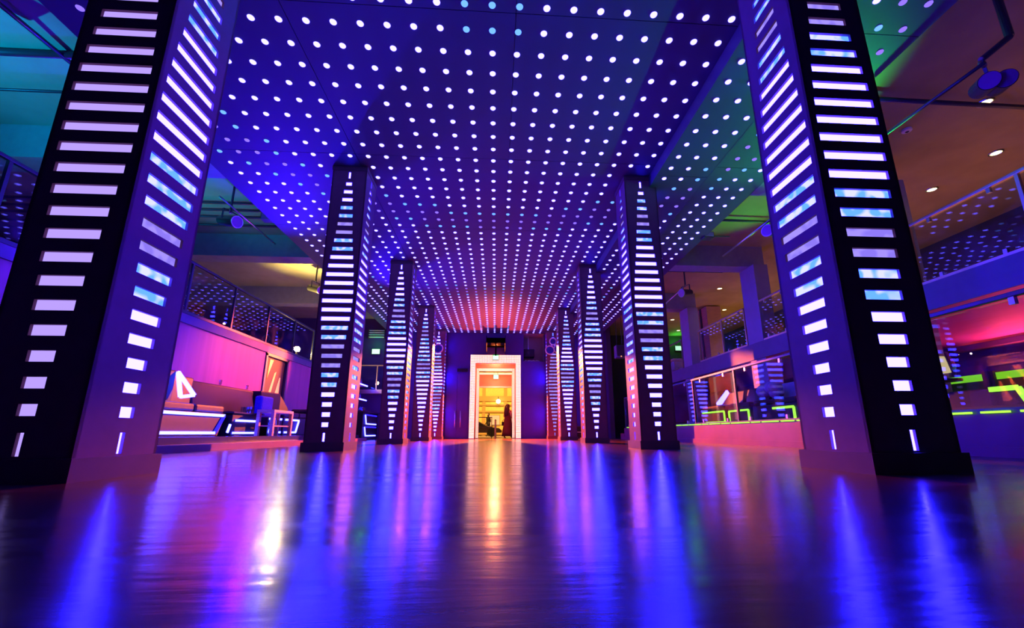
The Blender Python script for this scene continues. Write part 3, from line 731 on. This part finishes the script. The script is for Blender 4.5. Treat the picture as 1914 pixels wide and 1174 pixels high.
MB().box(-6.16,-5.29,-0.008,0.008,0.05,1.0).build('glass_panel', M['glass'], t); MB().box(-5.21,-4.92,-0.008,0.008,0.05,1.0).build('glass_panel', M['glass'], t)
struct('trim_2', MB().box(-6.3,-4.8,18.75,YF,1.95,2.12), M['bronze'], 'ledge on the far wall')

# right platform
struct('floor_platform_right', MB().box(5.0,10.9,-4.0,16.5,0.0,0.42), M['red'], 'raised platform behind glass on the bar side')
struct('trim_3', MB().box(4.97,5.0,-4.0,16.5,0.0,0.10), M['red'])
struct('floor_platform_right', MB().box(4.99,5.35,16.5,17.0,0.0,0.22), M['red'], 'step at the end of the platform')
railing('long glass railing along the raised platform with lime-lit base', 5.05, [-0.5,1.4,3.25,5.0,6.7,8.61,10.54,12.6,14.6,16.4], 0.45, 1.56, M['darkmetal'], M['darkmetal'])
t = thing('light_strip', 'lime light strip in short lengths at the foot of the platform glass', 'light strip', (0,0,0))
y = 0.2; k = 0
while y < 16.2:
    ln = (0.62,0.30,0.44,0.24)[k % 4]
    MB().box(4.978,5.012,y,y+ln,0.430,0.450).build('strip_length', M['strip_lime'], t)
    y += ln+0.10; k += 1
# sofas on the platform with lime outlines
def lime_sofa(label, y0, y1, kind):
    t = thing('lounge_sofa', label, 'sofa', (0,0,0))
    MB().box(6.32,7.05,y0-0.05,y1+0.05,0.425,0.88 if kind != 'low' else 0.79).build('base', M['leather'], t, bevel=0.02)
    if kind != 'low': MB().box(6.32,6.85,y0,y1,0.88,1.0).build('seat_cushion', M['leather'], t, bevel=0.04)
    if kind != 'low': MB().prism([(6.80,0.88),(7.05,0.88),(7.05,1.40),(6.92,1.40)], 'y', y0-0.05, y1+0.05).build('backrest', M['drape'] if kind == 'drape' else M['leather'], t, bevel=0.03)
    return t
t = lime_sofa('sofa with lime-lit outline and slanted lime fin on the platform', 11.45, 12.75, '')
led_frame(t, 6.30, [(11.45,0.53),(11.45,0.82),(12.68,0.82)], 0.045, 'strip_lime'); led_frame(t, 6.30, [(11.40,0.53),(12.5,0.53)], 0.04, 'strip_lime')
for a, b in (((12.12,1.06),(11.52,1.38)),((12.12,1.06),(11.92,1.06)),((11.92,1.06),(11.48,1.34))):
    MB().bar((6.5,a[0],a[1]),(6.5,b[0],b[1]),0.05,0.06).build('led_strip', M['strip_white'], t)
t = lime_sofa('sofa with closed square lime outline in the middle of the platform', 10.28, 11.2, '')
led_frame(t, 6.30, [(10.3,0.50),(10.3,0.80),(11.2,0.80),(11.2,0.50),(10.3,0.50)], 0.045, 'strip_lime')
t = lime_sofa('sofa with lime hook outline and pale draped back on the platform', 8.6, 10.1, 'drape')
led_frame(t, 6.30, [(9.35,0.78),(8.66,0.78),(8.66,0.50),(9.35,0.50)], 0.05, 'strip_lime')
t = lime_sofa('nearest platform bench, backless, with bright lime hook outline', 4.6, 5.5, 'low')
led_frame(t, 6.30, [(5.02,0.77),(4.72,0.77),(4.62,0.50)], 0.06, 'strip_lime'); led_frame(t, 6.30, [(4.62,0.50),(5.3,0.50)], 0.05, 'strip_lime')
# wrapped bundle lying on the draped sofa
b = MB(); random.seed(3)
for k in range(7): b.ball((6.50+random.uniform(-0.06,0.06), 9.72+random.uniform(-0.3,0.3), 1.17+random.uniform(-0.01,0.10)), random.uniform(0.13,0.17), 10, 6)
tag(b.build('wrapped_bundle', M['drape'], smooth=True), 'lumpy pale wrapped bundle lying at the end of the draped sofa', 'bundle')
t = thing('pedestal_table', 'small round pedestal table under the wrapped lamp', 'table', (6.62, 5.85, 0.42))
MB().tube((0,0,0.0),(0,0,0.03),0.16,0.15,18).build('foot', M['darkmetal'], t); MB().tube((0,0,0.03),(0,0,0.55),0.025).build('stem', M['darkmetal'], t)
MB().tube((0,0,0.55),(0,0,0.58),0.22,0.22,20).build('table_top', M['black'], t)
t = thing('table_lamp', 'cream shaded lamp under clear wrap standing on the platform', 'lamp', (6.62, 5.85, 1.0))
MB().lathe([(0.06,0.005),(0.055,0.02),(0.014,0.04),(0.014,0.14)], 12).build('base', M['metal'], t)
MB().lathe([(0.12,0.10),(0.085,0.34)], 16).build('lamp_shade', emat('lamp_shade_glow', (0.95,0.68,0.32), 1.0), t, smooth=True)
MB().lathe([(0.16,0.03),(0.19,0.2),(0.13,0.40),(0.05,0.42)], 12).build('clear_wrap', M['tumbler'], t)
# bar shelves, glasses
t = thing('back_bar_shelf', 'lime-lit bar shelving behind the near platform glass', 'shelf', (0,0,0))
for y0, y1 in ((4.55,6.22),(6.42,8.4)):
    MB().box(8.05,8.5,y0,y1,0.42,0.78).build('cabinet', M['black'], t)
    MB().box(8.0,8.5,y0,y1,0.78,0.81).build('shelf', M['white'], t)
    MB().box(7.98,8.0,y0,y1,0.74,0.82).build('lime_edge', M['lime_shelf'], t)
    MB().box(8.0,8.5,y0,y1,1.14,1.17).build('shelf', M['white'], t)
    MB().box(7.98,8.0,y0,y1,1.06,1.17).build('lime_edge', M['lime_shelf'], t)
    MB().box(8.45,8.5,y0,y1,0.81,1.14).build('back_panel', M['dark'], t)
MB().box(7.96,8.5,6.24,6.40,0.42,1.2).build('upright', M['dark'], t)
for k in range(9):
    tumbler('%s tumbler from the near end of the row on the lime-lit bar shelf' % ORD[k], (8.12, 6.55+0.085*k, 0.812), 'tumblers lined up on the lime-lit bar shelf', 1.0)
for k in range(5):
    tumbler('%s tumbler of the loose group at the far end of the lime-lit bar shelf' % ORD[k], (8.12+0.05*(k%2), 7.5+0.1*k, 0.812), 'loose tumblers on the lime-lit bar shelf', 1.2)
for y0, y1 in ((9.3,11.4),(11.6,13.6)):
    t = thing('back_bar_shelf', 'lime-lit bar unit behind the %s platform sofas' % ('middle' if y0 < 10 else 'far'), 'shelf', (0,0,0))
    MB().box(8.65,9.1,y0,y1,0.42,1.14).build('cabinet', M['black'], t); MB().box(8.6,9.1,y0,y1,1.14,1.18).build('shelf', M['white'], t)
    MB().box(8.58,8.6,y0,y1,1.06,1.18).build('lime_edge', M['lime_shelf'], t)
# red cove light under the gallery
t = thing('cove_light', 'red cove light along the back of the gallery soffit', 'light strip', (0,0,0))
MB().box(10.68,10.88,-1.0,9.0,2.04,2.08).box(10.64,10.68,-1.0,9.0,2.04,2.15).build('ledge', M['fascia'], t)
MB().box(10.76,10.86,-0.95,8.95,2.085,2.13).build('glow_strip', M['red_cove'], t)

# ------------------------------------------------------------------ upper gallery furnishings, bar side
t = thing('gallery_counter', 'cream padded counter on the far upper gallery', 'counter', (8.0, 18.4, 2.62))
MB().box(-0.35,0.35,-0.9,0.7,0.0,0.62).build('body', M['cream'], t, bevel=0.04); MB().box(-0.42,0.42,-0.98,0.78,0.62,0.74).build('top_roll', M['cream'], t, bevel=0.05)
for y0, nm in ((16.3,'amber-lit pier beside the farthest gallery column'),):
    t = thing('gallery_pier', nm, 'pier', (9.0, y0, 2.62))
    MB().box(-0.3,0.3,0.0,1.3,0,2.75).build('body', M['wood'], t); MB().box(-0.34,-0.3,0.45,0.55,0,2.75).build('groove_trim', M['dark'], t)
exit_sign('green-lit exit sign at the far end of the upper gallery', (9.9, 21.92, 4.72), (0.34,0.24))
point('exit_glow_far', (9.75, 21.55, 5.0), (0.05,1.0,0.12), 14, 0.05)
exit_sign('green-white exit sign in the dark corner beyond the far counter', (-5.44, YF-0.08, 3.87), (0.34,0.22))
t = thing('louvre', 'green-lit slatted louvre above the exit sign in the dark corner', 'louvre', (-5.44, YF-0.10, 4.68))
for k in range(4): MB().bar((-0.34,0,-0.15+0.1*k),(0.34,0,-0.15+0.1*k),0.16,0.03).build('slat', M['white'], t)
for x in (-0.36,0.36): MB().box(x-0.015,x+0.015,-0.08,0.10,-0.22,0.22).build('side_plate', M['darkmetal'], t)
point('exit_glow_left', (-5.44, YF-0.4, 4.2), (0.03,1.0,0.10), 7, 0.02)
lamp_me = MB().tube((0,0,0),(0,0,-0.012),0.075,n=16).mesh('lens', M['downlight'])
ring_me = MB().torus((0,0,-0.006),0.095,0.016,(0,0,1),16,6).mesh('trim_ring', M['metal'])
DL = [(7.82,5.28,'recessed warm downlight closest to the twin-lens stage light'),(9.45,6.44,'recessed warm downlight above the near gallery handrail'),(9.48,7.68,'recessed warm downlight beside the dark gallery column'),
      (8.19,14.24,'recessed warm downlight in front of the amber pier'),(9.82,16.9,'recessed warm downlight behind the bay of the amber pier, lower one'),(9.78,18.54,'recessed warm downlight right beside the top of the amber pier'),
      (8.24,18.62,'recessed warm downlight beyond the far crossbeam, upper one'),(9.42,20.68,'recessed warm downlight beyond the far crossbeam, lower one')]
for x, y, lb in DL:
    t = thing('downlight', lb, 'ceiling light', (x,y,5.418), 'warm downlights over the bar-side gallery')
    inst('lens', lamp_me, t); inst('trim_ring', ring_me, t)
    spot('downlight_beam', (x,y,5.39), (x,y,2.0), (1.0,0.62,0.25), 28, 120, 0.8, 0.05)
t = thing('gallery_lamp', 'bright amber lamp glowing behind the far end of the sofa-side gallery glass', 'lamp', (-6.52, 14.0, 2.62))
MB().tube((0,0,0),(0,0,0.26),0.04).build('base', M['darkmetal'], t); MB().ball((0,0,0.34),0.09).build('globe', M['lamp_amber'], t, smooth=True)
sm = thing('smoke_detector', 'small round detector on the gallery ceiling beside the near pillar', 'detector', (7.15, 5.95, 5.42))
MB().lathe([(0.045,-0.05),(0.075,-0.035),(0.075,0.0)], 14).build('body', M['white'], sm); MB().lathe([(0.02,-0.06),(0.03,-0.05)], 10).build('sensor', M['dark'], sm)

# ------------------------------------------------------------------ rigging: pipes and stage lights
def pipe(label, pts, r, mat='darkmetal'):
    m = MB()
    for a, b in zip(pts, pts[1:]): m.tube(a, b, r, n=10)
    return tag(m.build('pipe', M[mat], smooth=True), label, 'pipe')
pipe('long rigging pipe on the bar side nearest the big pillar', [(5.5,3.62,4.33),(5.5,4.95,4.38)], 0.022, 'darkmetal')
pipe('steel rigging pipe under the second bar-side bay', [(5.5,7.35,4.44),(5.5,9.25,4.44)], 0.022, 'metal')
pipe('rigging pipe in the third bar-side bay', [(5.5,11.5,4.42),(5.5,13.6,4.30)], 0.022, 'metal')
pipe('steel rigging pipe hung below the sofa-side slab', [(-5.6,8.0,4.92),(-5.6,10.2,4.92)], 0.020, 'metal')
pipe('blue-lit pipe on the near sofa-side slab', [(-6.0,3.6,5.25),(-6.0,5.4,5.34)], 0.03, 'darkmetal')
for k, (yy, r, lb) in enumerate(((5.17,0.05,'thick bent conduit on the teal slab'),(5.86,0.02,'thin conduit behind the thick bent one on the teal slab'),(9.03,0.03,'first of four conduits crossing the teal bay'),(9.35,0.03,'second of four conduits crossing the teal bay'),(9.68,0.03,'third of four conduits crossing the teal bay'),(10.12,0.03,'fourth of four conduits crossing the teal bay'))):
    pipe(lb, [(-12.2,yy,5.36),(-5.2,yy,5.36)], r)
pipe('dark conduit across the amber bay on the sofa side', [(-9.5,12.1,5.36),(-5.2,12.1,5.36)], 0.04)
pipe('conduit across the near bar-side bay', [(5.2,5.1,5.36),(5.9,5.2,5.30),(12.0,5.25,5.30)], 0.035)
pipe('conduit across the green bar-side bay', [(5.0,9.05,5.30),(8.0,9.1,5.30)], 0.03)
pipe('conduit across the third bar-side bay', [(5.0,12.6,5.39),(7.4,12.6,5.39)], 0.03)
def hang(t, top):
    MB().tube((0,0,0.14),(0,0,top),0.022).build('hanger', M['darkmetal'], t)
    MB().torus((0,0,0.12),0.032,0.012,(1,0,0),14,6).build('clamp', M['metal'], t)
def par_can(label, loc, yaw, pitch, top, L=0.42, r=0.11, lens='dark'):
    t = thing('stage_light', label, 'stage light', loc)
    d_ = Vector((math.sin(yaw)*math.cos(pitch), math.cos(yaw)*math.cos(pitch), math.sin(pitch)))
    c0 = Vector((0,0,-0.10)); a = c0-d_*L/2; b = c0+d_*L/2
    MB().tube(a, b, r*0.82, r, 18).build('housing', M['darkmetal'], t, smooth=False)
    MB().tube(b, b+d_*0.008, r*0.92, r*0.92, 18).build('lens', M['plum_lens'], t)
    MB().torus(b, r, 0.012, d_, 18, 6).build('rim', M['metal'], t)
    sd = d_.cross(Vector((0,0,1))).normalized()
    MB().bar(c0+sd*(r+0.03), c0+sd*(r+0.03)+Vector((0,0,0.22)), 0.012, 0.03).bar(c0-sd*(r+0.03), c0-sd*(r+0.03)+Vector((0,0,0.22)), 0.012, 0.03).bar(c0+sd*(r+0.03)+Vector((0,0,0.22)), c0-sd*(r+0.03)+Vector((0,0,0.22)), 0.03, 0.012).build('yoke', M['darkmetal'], t)
    hang(t, top)
    return t
M['plum_lens'] = pmat('plum_lens', (0.45,0.12,0.35), 0.3, 0.5)
M['grey_lens'] = pmat('grey_lens', (0.6,0.55,0.62), 0.3, 0.5)
par_can('long stage light with plum lens in the teal-lit sofa-side bay', (-5.62, 8.42, 4.70), 1.95, -0.25, 0.70, 0.50, 0.12)
par_can('stage light with plum lens in the amber-lit sofa-side bay', (-5.62, 12.75, 4.72), 1.95, -0.3, 0.68, 0.46, 0.12)
par_can('stage light hidden at the top corner over the near teal slab', (-6.25, 4.3, 5.10), 2.4, -0.4, 0.30, 0.3, 0.11)
par_can('stage light with pale lens in the green bar-side bay', (5.62, 7.55, 4.34), -2.0, -0.15, 1.06, 0.44, 0.115)
par_can('stage light with pale lens in the third bar-side bay', (5.62, 11.6, 4.40), -2.0, -0.2, 1.0, 0.40, 0.115)
t = thing('stage_light', 'twin-lens stage light on a bent arm beside the nearest bar-side pillar', 'stage light', (5.62, 3.72, 4.36))
for dx in (-0.0, 0.22):
    MB().tube((dx-0.05,-0.05,-0.22+dx*0.2),(dx+0.16,0.20,-0.10+dx*0.2),0.10,0.10,18).build('barrel', M['darkmetal'], t)
    MB().tube((dx-0.056,-0.056,-0.223+dx*0.2),(dx-0.05,-0.05,-0.22+dx*0.2),0.092,0.092,18).build('lens', M['plum_lens'], t)
MB().bar((0.1,0.05,-0.05),(0.0,0.0,0.12),0.03,0.05).build('yoke', M['darkmetal'], t)
MB().tube((0,0,0.12),(0.30,-0.1,0.36),0.035).tube((0.30,-0.1,0.36),(0.30,-0.1,1.05),0.04).build('bent_arm', M['darkmetal'], t)
MB().torus((0,0,0.06),0.04,0.014,(0,1,0)).build('clamp', M['metal'], t)
t = thing('floodlight', 'small square floodlight at the edge of the ceiling in the green bay', 'spotlight', (5.02, 9.0, 4.86))
MB().box(-0.12,0.12,-0.10,0.10,-0.10,0.04).build('housing', M['darkmetal'], t, bevel=0.01)
MB().box(-0.10,0.10,-0.112,-0.10,-0.08,0.02).build('lens', M['grey_lens'], t)
MB().tube((0.0,0,0.04),(0.0,0,0.54),0.016).build('hanger', M['darkmetal'], t)
MB().tube((0.12,0,-0.02),(0.55,0,-0.02),0.014).build('side_arm', M['darkmetal'], t)
t = thing('floodlight', 'small purple-lit floodlight tucked at the ceiling edge of the sofa side', 'spotlight', (-5.12, 8.95, 5.0))
MB().box(-0.14,0.10,-0.10,0.10,-0.10,0.08).build('housing', M['darkmetal'], t, bevel=0.01)
MB().box(-0.11,0.07,-0.115,-0.10,-0.08,0.05).build('lens', M['plum_lens'], t)
MB().tube((0,0,0.08),(0,0,0.42),0.016).build('hanger', M['darkmetal'], t)
# ringed round lights on the farthest pillars
M['ringrim'] = pmat('pale_rim', (0.85,0.75,0.95), 0.3, 0.5)
def ring_light(label, loc, R):
    t = thing('round_light', label, 'stage light', loc)
    MB().tube((0,0.1,0),(0,18.585-loc[1],0),0.03).build('bracket', M['darkmetal'], t)
    MB().tube((0,0,0),(0,0.14,0),R,R*0.8,20).build('housing', M['bluefab'], t)
    MB().torus((0,-0.005,0),R,0.028,(0,1,0),24,6).build('rim', M['ringrim'], t)
    MB().ball((0,-0.002,0),0.03,8,6).build('hub', M['darkmetal'], t)
    return t
ring_light('larger ringed round light on the farthest sofa-side pillar', (-2.56, 18.43, 3.90), 0.20)
ring_light('smaller ringed round light on the farthest sofa-side pillar', (-2.78, 18.21, 4.22), 0.15)
ring_light('larger ringed round light on the farthest platform-side pillar', (2.40, 18.43, 3.87), 0.19)
ring_light('smaller ringed round light on the farthest platform-side pillar', (2.52, 18.21, 4.22), 0.15)
ring_light('half-hidden ringed round light on the farthest platform-side pillar', (2.78, 18.43, 3.93), 0.19)
# loudspeaker
t = thing('loudspeaker', 'grey loudspeaker hanging in the dark between the platform-side pillars', 'loudspeaker', (5.45, 18.0, 3.45))
MB().box(-0.21,0.21,-0.18,0.18,0,0.55).build('cabinet', M['fascia'], t, bevel=0.02)
MB().box(-0.18,0.18,-0.20,-0.18,0.06,0.52).build('grille', M['darkmetal'], t)
for x in (-0.12,0.12): MB().tube((x,0,0.55),(x,0,1.96),0.012).build('hanger', M['darkmetal'], t)
MB().ball((0,-0.205,0.05),0.025).build('indicator', M['warm_dim'], t)
t = thing('equipment_case', 'dark flight case on the floor by the far platform-side pillar', 'case', (3.35, 17.6, 0))
MB().box(-0.3,0.3,-0.25,0.25,0.05,0.5).build('body', M['black'], t, bevel=0.01); MB().box(-0.31,0.31,-0.26,0.26,0.26,0.30).build('edge_band', M['metal'], t)
for x in (-0.24,0.24):
    for y in (-0.2,0.2): MB().tube((x-0.02,y,0.03),(x+0.02,y,0.03),0.03).build('caster', M['darkmetal'], t)
